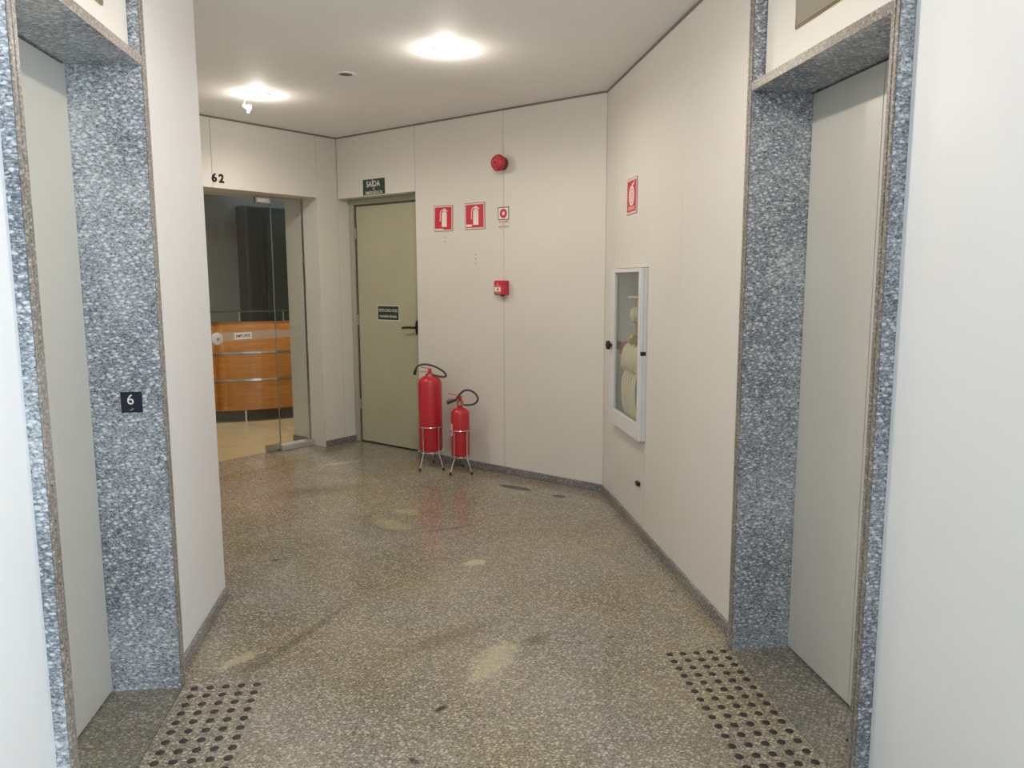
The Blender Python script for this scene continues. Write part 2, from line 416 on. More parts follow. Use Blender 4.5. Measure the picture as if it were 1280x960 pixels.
# --- right wall (x = XR), frame x = -y
PR = frame((XR, 0), (0, -1))
CABY0, CABY1, CABZ0, CABZ1 = 4.095, 4.735, 0.553, 1.507
wall_right = root('wall_right', 'cream panelled wall right of the corridor with hose cabinet')
def rcore(y0, y1, z0, z1): bx('wall_core', XR + .017, XR + .26, y0, y1, z0, z1, M_WALLCORE, wall_right)
rcore(YR3 + .002, CABY0 - .012, 0, ZC); rcore(CABY1 + .012, C1.y + .10, 0, ZC); rcore(CABY0 - .012, CABY1 + .012, 0, CABZ0 - .012); rcore(CABY0 - .012, CABY1 + .012, CABZ1 + .012, ZC)
g = 0.004
panels(wall_right, PR, [(-C1.y, -4.80, 0.0, ZC), (-4.80, -CABY1 - g, CABZ0 - g, ZC), (-CABY1 - g, -CABY0 + g, CABZ1 + g, ZC), (-CABY0 + g, -3.575, 0.0, ZC), (-3.575, -YR3 + .001, 0.0, ZC)])
# shaft door panel below the cabinet
p = bx('access_panel', XR - .001, XR + .016, CABY0 + .0014, 4.7986, 0.057, CABZ0 - g - .002, M_WALL, wall_right, 0.0012)
bx('wall_panel', XR, XR + .016, CABY0 - g + .0014, 4.80 - .0014, 0, 0.055, M_WALL, wall_right)
bx('latch', XR - .020, XR - .001, 4.160, 4.205, 0.279, 0.303, M_BLACK, p, 0.003)
# --- near right wall
bm = bmesh.new()
WY0, WY1, WZ0, WZ1 = -1.20, 0.55, 0.75, 2.45
for a in ((YREAR, WY0, 0, ZC), (WY1, YR0 - .001, 0, ZC), (WY0, WY1, 0, WZ0), (WY0, WY1, WZ1, ZC)): box(bm, XR, XR + .16, a[0], a[1], a[2], a[3])
struct(obj('wall_right_near', bm, M_NEAR), 'plain white wall at the right edge nearest the camera')
# --- left walls
wall_left_near = struct(bx('wall_left_near', XL - .26, XL, YREAR, YL0 - .001, 0, ZC, M_NEAR), 'plain white wall strip at the left edge nearest the camera')
bm = bmesh.new()
pe = Vector((XL, YLE)); q = Vector(eo(2.58, 0.0)); dq = (q - pe).normalized(); nq = Vector((-dq.y, dq.x))
prism(bm, [(XL, YL3 + .001), (XL, YLE), tuple(q), tuple(q + nq * 0.25), (XL - .26, YL3 + .001)], 0, ZC)
struct(obj('wall_left', bm, M_NEAR, bevel=0.004, seg=2), 'cream wall left of the corridor ending in an outside corner')
# --- back wall with the fire door
PB = frame(C2, -D1)
wall_back = root('wall_back', 'cream panelled wall holding fire door and fire signs')
DW = 0.935; DH = 2.133
def bcore(s0, s1, z0, z1, d=0.15):
    bm = bmesh.new(); box(bm, s0, s1, z0, z1, -d - .016, -.0165); bm.transform(PB); obj('wall_core', bm, M_WALLCORE, wall_back)
bcore(DW + .016, L2 + .05, 0, ZC); bcore(-.02, DW + .016, DH + .016, ZC)
panels(wall_back, PB, [(0, DW, DH, ZC), (DW, 1.82, 0, ZC), (1.82, L2, 0, ZC)])
bm = bmesh.new(); box(bm, DW, DW + .0155, 0, DH, -.166, -.0165); bm.transform(PB); obj('door_reveal', bm, M_WALL, wall_back)
bm = bmesh.new(); box(bm, -.0, DW, DH, DH + .0155, -.166, -.0165); bm.transform(PB); obj('door_reveal', bm, M_WALL, wall_back)
bm = bmesh.new()
for s, z in ((1.244, 1.765), (1.243, 1.735), (1.553, 1.631), (1.553, 1.60), (1.552, 1.565)):
    lathe(bm, [(0, .0006), (.004, .0006), (.005, 0)], 8, PB @ Matrix.Translation((s, z, 0)))
tag(obj('screw_hole', bm, mat('plugged_hole', (0.22, 0.20, 0.17), 0.9), wall_back), 'small plugged screw holes under the extinguisher signs')
# --- entry wall with the glass door
wall_entry = root('wall_entry', 'cream panelled wall with the number 62 and glass door')
ET0, ET1, EH = 0.215, 1.44, 2.128
ebox('wall_core', -0.165, ET0 - .016, .0165, 0.45, 0, ZC - .001, M_WALL, wall_entry)
ebox('wall_core', ET1 + .016, 2.75, .0165, 0.45, 0, ZC - .001, M_WALL, wall_entry)
ebox('wall_core', ET0 - .016, ET1 + .016, .0165, 0.45, EH + .016, ZC - .001, M_WALL, wall_entry)
panels(wall_entry, M_E, [(-ET0, 0, 0, ZC), (-1.168, -ET0, EH, ZC), (-ET1, -1.168, EH, ZC), (-2.56, -ET1, 0, ZC), (0.0, 0.164, 0, DH)])
ebox('door_reveal', ET0 - .0155, ET0, .017, .45, 0, EH, M_WALL, wall_entry)
ebox('door_reveal', ET1, ET1 + .0155, .017, .45, 0, EH, M_WALL, wall_entry)
ebox('door_reveal', ET0, ET1, .017, .45, EH, EH + .0155, M_WALL, wall_entry)
# --- office shell
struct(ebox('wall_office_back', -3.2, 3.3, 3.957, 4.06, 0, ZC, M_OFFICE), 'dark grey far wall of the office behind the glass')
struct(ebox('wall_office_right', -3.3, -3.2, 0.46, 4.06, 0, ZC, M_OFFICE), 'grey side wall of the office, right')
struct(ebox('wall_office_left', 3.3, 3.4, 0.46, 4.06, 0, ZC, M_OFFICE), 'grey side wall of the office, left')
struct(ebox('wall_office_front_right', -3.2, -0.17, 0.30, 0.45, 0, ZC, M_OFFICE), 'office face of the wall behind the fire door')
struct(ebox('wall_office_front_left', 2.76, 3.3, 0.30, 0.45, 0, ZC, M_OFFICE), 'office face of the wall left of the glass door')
# --- rear of the corridor, with the daylight window
struct(bx('wall_rear', XL - .26, XR + .16, YREAR - .15, YREAR, 0, ZC, M_NEAR), 'white end wall of the corridor behind the camera')
win = root('window_1', 'aluminium window in the right wall behind the camera')
ym = (WY0 + WY1) / 2
for a in ((WY0, WY0 + .05, WZ0, WZ1), (WY1 - .05, WY1, WZ0, WZ1), (WY0 + .05, WY1 - .05, WZ0, WZ0 + .05), (WY0 + .05, WY1 - .05, WZ1 - .05, WZ1), (ym - .025, ym + .025, WZ0 + .05, WZ1 - .05)):
    bx('window_frame', XR + .06, XR + .11, a[0], a[1], a[2], a[3], M_BRUSH, win)
for a in ((WY0 + .05, ym - .025), (ym + .025, WY1 - .05)):
    bx('pane', XR + .082, XR + .088, a[0], a[1], WZ0 + .05, WZ1 - .05, M_GLASS, win)
# --- baseboards (granite)
BH = 0.054
def baseboard(name, p, q, label):
    p, q = Vector(p), Vector(q); d = (q - p).normalized(); n = Vector((-d.y, d.x))
    bm = bmesh.new(); prism(bm, [tuple(v) for v in (p - n * .001, q - n * .001, q + n * .014, p + n * .014)], 0.0005, BH)
    struct(obj(name, bm, M_BASE, bevel=0.002), label)
baseboard('baseboard_right', (XR, YR3), tuple(C1 - Vector((0, .0058))), 'grey granite baseboard along the right wall')
baseboard('baseboard_back', tuple(C1 + D1 * .0058), tuple(C1 + D1 * (L2 - DW)), 'grey granite baseboard under the fire signs')
baseboard('baseboard_entry', eo(-.166, 0), eo(ET0, 0), 'short granite baseboard between fire door and glass door')
baseboard('baseboard_entry_left', eo(ET1, 0), eo(2.56, 0), 'granite baseboard left of the glass door')
baseboard('baseboard_left', (XL, YLE), (XL, YL3), 'grey granite baseboard on the left wall corner')
ebox('baseboard_reveal', ET0, ET0 + .012, .24, .45, 0.0005, BH, M_BASE, wall_entry)

# ================================================================== LIFTS
def lift(side):
    L = side == 'left'
    X, XJ, XD, ZL = (XL, XLJ, XLD, ZLL) if L else (XR, XRJ, XRD, ZLR)
    y0, y1, y2, y3 = (YL0, YL1, YL2, YL3) if L else (YR0, YR1, YR2, YR3)
    s = -1 if L else 1               # into the wall
    r = root('door_%d' % (3 if L else 4), '%s lift doorway: grey sliding doors in a speckled granite surround' % side)
    def b(name, a0, a1, ya, yb, za, zb, m, par=r, bev=0.0):
        return bx(name, min(a0, a1), max(a0, a1), ya, yb, za, zb, m, par, bev, 2)
    back = XD + s * .05
    for ya, yb in ((y0, y1), (y2, y3)):
        # slab with a rounded front nosing and a narrow groove behind it
        bm = bmesh.new(); box(bm, min(XJ + s * .006, back), max(XJ + s * .006, back), ya, yb, 0.0, ZC - .001)
        j = obj('jamb', bm, M_JAMB, r)
        for ga, gb in ((ya, ya + (yb - ya) * .42), (ya + (yb - ya) * .52, yb)):
            b('jamb_nosing', XJ, XJ + s * .0065, ga, gb, 0.0, ZC - .001, M_NOSE, j, .0028)
    lt = b('lintel', XJ + s * .004, back, y1 + .0005, y2 - .0005, ZL, ZL + .032, M_JAMB)
    b('lintel_nosing', XJ + s * .002, XJ + s * .0042, y1 + .0008, y2 - .0008, ZL + .001, ZL + .031, M_NOSE, lt)
    b('header_panel', X, X + s * .02, y1 + .012, y2 - .012, ZL + .033, ZC - .001, M_WALL, r, .002)
    b('header_core', X + s * .021, back, y1 + .001, y2 - .001, ZL + .034, ZC - .001, M_WALLCORE)
    ym = (y1 + y2) / 2 - .025
    for ya, yb, dx in ((y1 + .001, ym - .0015, .0), (ym + .0015, y2 - .004, .0)):
        lf = b('door_leaf', XD + s * dx, XD + s * (.035 + dx), ya, yb, 0.008, ZL - .005, M_LIFT, r, .0015)
    # the narrow return strip beside the meeting edge
    b('meeting_strip', XD - s * .0035, XD - s * .0003, ym - .034, ym - .012, 0.012, ZL - .008, M_LIFT, r, .0012)
    b('shaft_back', XD + s * .04, XD + s * .05, y1 + .0005, y2 - .0005, 0, ZL - .0005, M_BLACK)
    return r
lift('left'); lift('right')

def indicator(Mx, w, h, label):
    t = thing('indicator_plate', label, 'plate', Mx)
    plate('rim', w, h, .006, mat('brass_rim', (0.70, 0.60, 0.40), 0.2, 1.0), t, 0, h / 2, 0, .002)
    plate('face', w - .012, h - .012, .0025, M_MIRROR, t, 0, h / 2, .006)
    for sx in (-1, 1):
        for sy in (.018, h - .018):
            bm = bmesh.new(); lathe(bm, [(.005, 0), (.005, .001), (.003, .002), (0, .002)], 10); obj('screw', bm, M_BRUSH, t, True, M=Matrix.Translation((sx * (w / 2 - .018), sy, .0085)))
    return t
indicator(on_right(2.335, 2.25), .37, .15, 'polished metal indicator plate over the right lift door')
indicator(on_left(2.335, 2.243), .37, .15, 'polished metal indicator plate over the left lift door')

# tactile studs
bm = bmesh.new(); lathe(bm, [(0.0138, 0.0), (0.0132, 0.0014), (0.0095, 0.0024), (0, 0.0026)], 14)
bmesh.ops.recalc_face_normals(bm, faces=bm.faces)
stud_me = bpy.data.meshes.new('stud'); bm.to_mesh(stud_me); bm.free(); stud_me.materials.append(M_STUD)
for p in stud_me.polygons: p.use_smooth = True
def studs(x0, ytop, label):
    t = thing('tactile_studs', label, 'tactile studs', Matrix.Translation((x0 + 2 * .0542, ytop - 7.5 * .0546, 0)))
    for i in range(16):
        for j in range(5):
            link('stud', stud_me, t, M=Matrix.Translation(((j - 2) * .0542, (7.5 - i) * .0546, 0.0)))
studs(-0.811, 2.724, 'rows of dark round tactile studs on the floor before the left lift')
studs(0.955, 2.748, 'rows of dark round tactile studs on the floor before the right lift')

# floor number plate
t = thing('floor_number_plate', 'small navy plate with a white 6 on the left granite jamb', 'sign', frame((-0.9615, YL2), (1, 0), 1.039))
plate('plate', .069, .071, .003, M_NAVY, t, bevel=.001)
lettering('6', .050, M_WHITE, t, -.003, .010, .0034, bold=.004)
bm = bmesh.new()
for x, y in ((-.0045, -.027), (-.0005, -.0245), (.0035, -.022)): lathe(bm, [(.0022, 0), (.0015, .0009), (0, .001)], 8, Matrix.Translation((x, y, .003)))
obj('braille', bm, mat('braille_grey', (0.35, 0.35, 0.38), 0.4), t)

# ================================================================== FIRE DOOR
d1 = root('door_1', 'olive grey fire door in a recessed frame', PB)
FO = -.145     # leaf face depth
bm = bmesh.new()
box(bm, 0.0005, .055, 0.001, DH - .001, -.165, -.118); box(bm, DW - .055, DW - .0005, 0.001, DH - .001, -.165, -.118); box(bm, .055, DW - .055, DH - .045, DH - .001, -.165, -.118)
obj('door_frame', bm, M_GREENF, d1, bevel=.003)
bm = bmesh.new(); box(bm, .055, .066, 0.001, DH - .045, -.165, -.135); box(bm, DW - .066, DW - .055, 0.001, DH - .045, -.165, -.135); box(bm, .066, DW - .066, DH - .056, DH - .045, -.165, -.135)
obj('door_stop', bm, mat('dark_seal', (0.10, 0.10, 0.08), 0.7), d1)
leaf = bx('door_leaf', .068, DW - .068, .012, DH - .059, -.185, FO + .004, M_GREEN, d1, .004)
bm = bmesh.new(); box(bm, .0, DW, 0, .004, -.19, -.12); obj('threshold', bm, M_BRUSH, d1)
bm = bmesh.new(); box(bm, .0, DW, 0, DH, -.21, -.19); obj('stair_side', bm, M_BLACK, d1)
for zh in (.30, 1.05, 1.80):
    bm = bmesh.new(); lathe(bm, [(.007, 0), (.007, .09)], 10, Matrix.Translation((.066, zh, -.132)) @ Matrix.Rotation(-math.pi / 2, 4, 'X')); obj('hinge', bm, M_GREENF, d1)
# lever handle
h = Matrix.Translation((.795, 1.052, FO + .004))
bm = bmesh.new()
pts = [(.024 * math.cos(a), .062 * math.sin(a)) for a in [2 * math.pi * k / 24 for k in range(24)]]
prism(bm, pts, 0, .009); hp = obj('handle_plate', bm, M_BLACK, leaf, bevel=.002, M=h)
bm = bmesh.new(); tube(bm, smooth_path([(0, .0, .0), (0, 0, .045), (-.015, .001, .056), (-.06, .001, .058), (-.125, -.004, .056)], 5), .0095, 10)
obj('handle_lever', bm, M_BLACK, leaf, True, M=h)
bm = bmesh.new(); lathe(bm, [(0, 0), (.010, 0), (.010, .003), (0, .003)], 14, Matrix.Translation((-.045, -.052, 0))); obj('latch_plate', bm, M_GREENF, leaf, M=h)

# signs on and over the fire door
t = thing('exit_sign', 'dark green SAÍDA DE EMERGÊNCIA sign over the fire door', 'sign', on_back(.462, 2.203))
plate('plate', .262, .126, .003, M_DGREEN, t, bevel=.001)
lettering('SAÍDA', .066, M_WHITE, t, -.005, .030, .0035, bold=.018, width=.165)
lettering('DE', .018, M_WHITE, t, .0, -.015, .0035, bold=.02)
lettering('EMERGÊNCIA', .036, M_WHITE, t, .003, -.043, .0035, bold=.012, width=.205)
pd = PB @ Matrix.Translation((.447, 1.164, FO + .004))
t = thing('door_sign', 'dark green PORTA CORTA FOGO sign on the fire door leaf', 'sign', pd)
plate('border', .270, .134, .002, M_CREAMP, t)
plate('plate', .252, .116, .0015, M_DGREEN, t, z=.002)
lettering('PORTA CORTA FOGO', .036, M_WHITE, t, 0, .022, .004, bold=.014, width=.228)
lettering('mantenha fechada', .034, M_WHITE, t, .0, -.026, .004, bold=.012, width=.205)

# ================================================================== FIRE SIGNS
def ext_sign(s, z, label, tilt, caption):
    t = thing('extinguisher_sign', label, 'sign', on_back(s, z) @ Matrix.Rotation(tilt, 4, 'Z'), 'red extinguisher signs')
    w, h = .198, .194
    plate('plate', w, h, .003, M_MAROON, t, bevel=.001)
    plate('border', w - .008, h - .008, .0006, M_CREAMP, t, z=.003)
    plate('red_field', w - .026, h - .026, .0005, M_SIGNRED, t, z=.0036)
    # extinguisher pictogram
    bm = bmesh.new(); x0 = .012
    pts = [(x0 - .026, -.064), (x0 + .026, -.064), (x0 + .026, .036), (x0 + .018, .048), (x0 + .010, .052), (x0 - .010, .052), (x0 - .018, .048), (x0 - .026, .036)]
    prism(bm, pts, .0041, .0045)
    prism(bm, [(x0 - .012, .055), (x0 + .014, .055), (x0 + .034, .048), (x0 + .036, .053), (x0 + .016, .066), (x0 + .006, .074), (x0 - .010, .070)], .0041, .0045)
    hs = smooth_path([(x0 - .012, .062, 0), (x0 - .032, .058, 0), (x0 - .041, .036, 0), (x0 - .041, .0, 0), (x0 - .044, -.022, 0)], 4)
    for a, b in zip(hs, hs[1:]):
        wd = .0035; d = (b - a).normalized(); n = Vector((-d.y, d.x, 0)) * wd
        prism(bm, [tuple((a - n)[:2]), tuple((b - n)[:2]), tuple((b + n)[:2]), tuple((a + n)[:2])], .0041, .00445)
    obj('pictogram', bm, M_WHITE, t)
    if caption: plate('caption_strip', .058, .017, .0005, M_WHITE, t, -.055, -.068, .0041)
    else: plate('caption_strip', .085, .007, .0005, M_WHITE, t, -.042, -.080, .0041)
    return t
ext_sign(1.233, 1.909, 'tilted red extinguisher sign nearest the fire door', -.02, False)
ext_sign(1.550, 1.911, 'red extinguisher sign with a white caption box at bottom left', .0, True)
t = thing('alarm_sign', 'small fire alarm sign with red ring between bell and call point', 'sign', on_back(1.822, 1.888))
plate('plate', .104, .152, .0025, M_CREAMP, t)
plate('picture_edge', .102, .092, .0005, M_MAROON, t, 0, .028, .0025)
plate('picture_field', .090, .080, .0004, M_WHITE, t, 0, .028, .003)
bm = bmesh.new()
n = 28
for k in range(n):
    a, b = 2 * math.pi * k / n, 2 * math.pi * (k + 1) / n
    prism(bm, [(.033 * math.cos(a), .028 + .033 * math.sin(a)), (.033 * math.cos(b), .028 + .033 * math.sin(b)), (.013 * math.cos(b), .028 + .013 * math.sin(b)), (.013 * math.cos(a), .028 + .013 * math.sin(a))], .0034, .0037)
obj('red_ring', bm, M_SIGNRED, t)
inkm = mat('sign_ink', (0.22, 0.06, 0.06), 0.6)
lettering('ALARME', .021, inkm, t, 0, -.030, .0028, bold=.01, width=.086)
lettering('DE', .014, inkm, t, 0, -.048, .0028, bold=.01)
lettering('INCÊNDIO', .019, inkm, t, 0, -.064, .0028, bold=.01, width=.090)
t = thing('hydrant_sign', 'red fire hose sign above the glass hose cabinet', 'sign', on_right(4.435, 1.918))
plate('plate', .212, .204, .003, M_MAROON, t, bevel=.001)
plate('border', .206, .198, .0006, M_CREAMP, t, z=.003)
plate('red_field', .184, .176, .0005, M_SIGNRED, t, z=.0036)
bm = bmesh.new()
def ring(bm, cx, cy, r0, r1, z0, z1, n=30, a0=0, a1=2 * math.pi):
    for k in range(n):
        a, b = a0 + (a1 - a0) * k / n, a0 + (a1 - a0) * (k + 1) / n
        prism(bm, [(cx + r1 * math.cos(a), cy + r1 * math.sin(a)), (cx + r1 * math.cos(b), cy + r1 * math.sin(b)), (cx + r0 * math.cos(b), cy + r0 * math.sin(b)), (cx + r0 * math.cos(a), cy + r0 * math.sin(a))], z0, z1)
ring(bm, 0, .002, .040, .056, .0041, .0045); ring(bm, 0, .002, .020, .034, .0041, .0045); ring(bm, 0, .002, .004, .014, .0041, .0045)
prism(bm, [(.005, .056), (.045, .066), (.060, .080), (.052, .084), (.036, .073), (.0, .066)], .0041, .0045)
obj('hose_pictogram', bm, M_WHITE, t)
lettering('HIDRANTE', .026, M_WHITE, t, 0, -.068, .0043, bold=.012, width=.125)

# alarm bell (sounder)
t = thing('alarm_bell', 'round red fire alarm bell high on the panelled wall', 'alarm', on_back(1.822, 2.263))
bm = bmesh.new(); lathe(bm, [(0, 0), (.044, 0), (.046, .004), (.046, .045), (.040, .048), (0, .048)], 28); obj('base', bm, M_MAROON, t, True)
bm = bmesh.new(); lathe(bm, [(.030, .046), (.056, .050), (.059, .056), (.058, .068), (.050, .080), (.034, .089), (.016, .093), (0, .094)], 32); obj('dome', bm, M_RED, t, True)
bm = bmesh.new()
for rr, zz in ((.044, .0855), (.024, .0925)): tube(bm, circle_pts(rr, zz, 28), .0025, 6, True)
obj('ridge', bm, M_RED, t, True)
bm = bmesh.new(); lathe(bm, [(.007, .092), (.007, .098), (.004, .100), (0, .100)], 12); obj('centre_screw', bm, M_MAROON, t, True)

# manual call point
t = thing('call_point', 'red square manual fire call point box with white window', 'call point', on_back(1.820, 1.386))
plate('box', .104, .104, .050, M_RED, t, bevel=.006)
plate('cover', .096, .094, .006, M_SIGNRED, t, 0, .0, .050, .002)
plate('window', .056, .032, .0012, M_WHITE, t, -.012, -.012, .056)
bm = bmesh.new(); lathe(bm, [(0.009, 0), (.009, .0006), (0, .0006)], 16, Matrix.Translation((-.010, -.012, .0572))); obj('target_dot', bm, mat('grey_print', (0.2, 0.2, 0.2), 0.5), t)
bm = bmesh.new(); prism(bm, [(-.022, .024), (-.002, .024), (-.012, .040)], .056, .0568); obj('triangle_mark', bm, mat('pale_red_print', (0.75, 0.30, 0.32), 0.5), t)
plate('caption_strip', .060, .006, .0006, mat('pale_red_print', (0.75, 0.30, 0.32), 0.5), t, -.012, .013, .056)
plate('caption_strip', .050, .006, .0006, mat('pale_red_print', (0.75, 0.30, 0.32), 0.5), t, -.014, -.038, .056)
plate('key_slot', .030, .010, .010, M_MAROON, t, .01, -.056, .020, .002)

# door number 62
t = thing('door_number', 'black raised number 62 above the glass door', 'number', on_entry(1.127, 2.201))
lettering('6', .085, M_BLACK, t, -.028, 0, .004, bold=.028, extrude=.004, name='digit')
lettering('2', .085, M_BLACK, t, .030, -.001, .004, bold=.028, extrude=.004, name='digit')

# ================================================================== GLASS DOOR 62
d2 = root('door_2', 'glass office door with sidelight and patch fittings', M_E)
GO = 0.20; TJ = 0.535
def gbox(name, t0, t1, o0, o1, z0, z1, m, par, bev=0.0):
    bm = bmesh.new(); box(bm, -t1, -t0, z0, z1, -o1, -o0); return obj(name, bm, m, par, bevel=bev)
side = gbox('sidelight', ET0 + .006, TJ - .003, GO, GO + .010, .050, EH - .012, M_GLASS, d2)
lf = gbox('glass_leaf', TJ + .003, ET1 - .004, GO, GO + .010, .010, EH - .008, M_GLASS, d2)
gbox('glass_edge', TJ - .0020, TJ - .0006, GO, GO + .010, .050, EH - .012, M_GLASSEDGE, side)
gbox('glass_edge', TJ + .0006, TJ + .0020, GO, GO + .010, .010, EH - .008, M_GLASSEDGE, lf)
gbox('channel', ET0 + .0005, ET0 + .008, GO - .006, GO + .016, .05, EH - .001, M_BRUSH, d2)
gbox('channel', ET0 + .008, TJ - .003, GO - .006, GO + .016, EH - .011, EH - .001, M_BRUSH, d2)
gbox('sill_block', ET0 + .0005, TJ + .01, GO - .05, GO + .04, .0005, .049, mat('pale_grey_stone', (0.42, 0.41, 0.38), 0.5, var=.1, scale=30), d2, .003)
for z0, z1 in ((EH - .062, EH - .012), (.012, .062)):
    pf = gbox('patch_fitting', TJ + .004, TJ + .145, GO - .012, GO + .022, z0, z1, M_BRUSH, lf, .003)
    gbox('fitting_cover', TJ + .016, TJ + .133, GO - .0135, GO - .012, z0 + .008, z1 - .008, M_CHROME, pf)
gbox('frosted_strip', TJ + .004, ET1 - .006, GO - .0012, GO - .0004, .966, 1.034, M_FROST, lf)
gbox('frosted_strip', ET0 + .085, TJ - .004, GO - .0012, GO - .0004, .966, 1.028, M_FROST, side)
bm = bmesh.new(); lathe(bm, [(0, 0), (.046, 0), (.050, .004), (.048, .016), (.040, .020), (0, .020)], 28, Matrix.Translation((-1.085, .990, -(GO - .0013)))); obj('lock_disc', bm, mat('pale_grey_cap', (0.60, 0.58, 0.54), 0.4), lf, True)
bm = bmesh.new(); lathe(bm, [(.012, .02), (.012, .024), (0, .024)], 14, Matrix.Translation((-1.085, .990, -(GO - .0013)))); obj('lock_cylinder', bm, M_BRUSH, lf, True)
t = thing('push_sticker', 'white EMPURRE sticker on the glass door', 'sticker', M_E @ Matrix.Translation((-.848, 1.001, -(GO - .0014))))
plate('label', .160, .054, .0008, M_WHITE, t)
lettering('EMPURRE', .036, M_BLACK, t, 0, 0, .0010, bold=.012, width=.132)

# ================================================================== OFFICE FURNITURE
def arc_slab(bm, c, r0, r1, a0, a1, z0, z1, n=28):
    pts = [(c[0] + r1 * math.cos(a0 + (a1 - a0) * k / n), c[1] + r1 * math.sin(a0 + (a1 - a0) * k / n)) for k in range(n + 1)]
    pts += [(c[0] + r0 * math.cos(a1 - (a1 - a0) * k / n), c[1] + r0 * math.sin(a1 - (a1 - a0) * k / n)) for k in range(n + 1)]
    for k in range(n):
        q = [pts[k], pts[k + 1], pts[2 * n - k], pts[2 * n + 1 - k]]
        prism(bm, q, z0, z1)
apex = Vector((-1.745, 8.12)); away = Vector((-0.205, 0.979)); RAD = 1.9
cen = apex + away * RAD
am = math.atan2(-away.y, -away.x)
HA = 0.62
t = thing('reception_desk', 'curved honey wood reception desk with chrome bands behind the glass door', 'desk', Matrix.Translation((apex.x, apex.y, 0)))
lc = cen - apex
for z0, z1 in ((.125, .424), (.446, .702), (.724, 1.03)):
    bm = bmesh.new(); arc_slab(bm, lc, RAD - .03, RAD, am - HA, am + HA, z0, z1); bmesh.ops.remove_doubles(bm, verts=bm.verts, dist=1e-5); obj('front_panel', bm, M_WOOD, t, True)
for z in (.424, .702):
    bm = bmesh.new(); arc_slab(bm, lc, RAD - .03, RAD + .004, am - HA, am + HA, z + .0005, z + .0215); bmesh.ops.remove_doubles(bm, verts=bm.verts, dist=1e-5); obj('chrome_band', bm, M_CHROME, t, True)
bm = bmesh.new(); arc_slab(bm, lc, RAD - .62, RAD - .03, am - HA, am + HA, .70, .74); obj('work_top', bm, M_WOOD, t)
bm = bmesh.new(); arc_slab(bm, lc, RAD - .32, RAD + .05, am - HA, am + HA, 1.128, 1.138); obj('glass_top', bm, mat('dark_glass_top', (0.03, 0.05, 0.045), 0.08), t)
for da in (-.45, -.235, -.01, .22, .45):
    x, y = lc[0] + (RAD - .014) * math.cos(am + da), lc[1] + (RAD - .014) * math.sin(am + da)
    bm = bmesh.new(); lathe(bm, [(.016, 1.03), (.016, 1.036), (.008, 1.038), (.008, 1.118), (.016, 1.121), (.016, 1.128)], 12, Matrix.Translation((x, y, 0))); obj('glass_post', bm, M_CHROME, t, True)
for da in (-.5, 0.0, .5):
    x, y = lc[0] + (RAD - .016) * math.cos(am + da), lc[1] + (RAD - .016) * math.sin(am + da)
    bm = bmesh.new(); lathe(bm, [(.022, 0), (.022, .006), (.013, .010), (.013, .126)], 12, Matrix.Translation((x, y, 0))); obj('leg', bm, M_CHROME, t, True)
for da in (-.55, .55):
    x, y = lc[0] + (RAD - .58) * math.cos(am + da), lc[1] + (RAD - .58) * math.sin(am + da)
    bm = bmesh.new(); lathe(bm, [(.022, 0), (.022, .006), (.013, .010), (.013, .701)], 12, Matrix.Translation((x, y, 0))); obj('leg', bm, M_CHROME, t, True)
# dark tall cabinet against the far wall
t = thing('tall_cabinet', 'dark tall cabinet against the office wall behind the desk', 'cabinet', M_E @ Matrix.Translation((1.885, 0, -3.75)))
def lb(name, x0, x1, y0, y1, z0, z1, m, bev=0.0): bm = bmesh.new(); box(bm, x0, x1, y0, y1, z0, z1); return obj(name, bm, m, t, bevel=bev)
lb('body', -.32, .32, .06, 2.41, -.205, -.022, M_DARK); lb('plinth', -.31, .31, 0, .059, -.20, -.05, M_BLACK)
for x0, x1, hx in ((-.318, -.002, -.04), (.002, .318, .04)):
    d = lb('door', x0, x1, 0.065, 2.405, -.0215, -.0015, M_DARK, .002)
    bm = bmesh.new(); tube(bm, [(hx, 1.0, .0), (hx, 1.0, .03), (hx, 1.25, .03), (hx, 1.25, .0)], .005, 8); obj('handle', bm, M_CHROME, d, True)

# ================================================================== HOSE CABINET
t = thing('hose_cabinet', 'white fire hose cabinet with glass door and black knob in right wall', 'cabinet', on_right((CABY0 + CABY1) / 2, CABZ0))
CW, CH = CABY1 - CABY0, CABZ1 - CABZ0
hw = CW / 2
FR = .042
bm = bmesh.new()   # box: sides, top, bottom, back
for a in ((-hw, -hw + .004, 0, CH), (hw - .004, hw, 0, CH), (-hw + .004, hw - .004, 0, .004), (-hw + .004, hw - .004, CH - .004, CH)): box(bm, a[0], a[1], a[2], a[3], -.19, FR - .022)
box(bm, -hw + .004, hw - .004, .004, CH - .004, -.19, -.186)
obj('body', bm, M_CAB, t)
bm = bmesh.new()
bl, br, bt, bb = .085, .035, .022, .095
box(bm, -hw, -hw + bl, 0, CH, FR - .021, FR); box(bm, hw - br, hw, 0, CH, FR - .021, FR)
box(bm, -hw + bl, hw - br, 0, bb, FR - .021, FR); box(bm, -hw + bl, hw - br, CH - bt, CH, FR - .021, FR)
dr = obj('door', bm, M_CAB, t, bevel=.0015)
bx('pane', -hw + bl + .001, hw - br - .001, bb + .001, CH - bt - .001, FR - .014, FR - .010, M_GLASS, dr)
bm = bmesh.new()
for k in range(6):
    a = k * math.pi / 3; lathe(bm, [(0, .012), (.010, .012), (.012, .016), (.012, .028), (.009, .032), (0, .032)], 10, Matrix.Translation((.017 * math.cos(a), .017 * math.sin(a), 0)))
lathe(bm, [(0, 0), (.010, 0), (.010, .012), (.018, .013), (.018, .033), (.010, .036), (0, .036)], 16)
obj('knob', bm, M_BLACK, dr, True, M=Matrix.Translation((-hw + .036, .487, FR)))
bx('hinge', hw, hw + .006, .478, .500, FR - .036, FR - .006, M_BLACK, dr, .002)
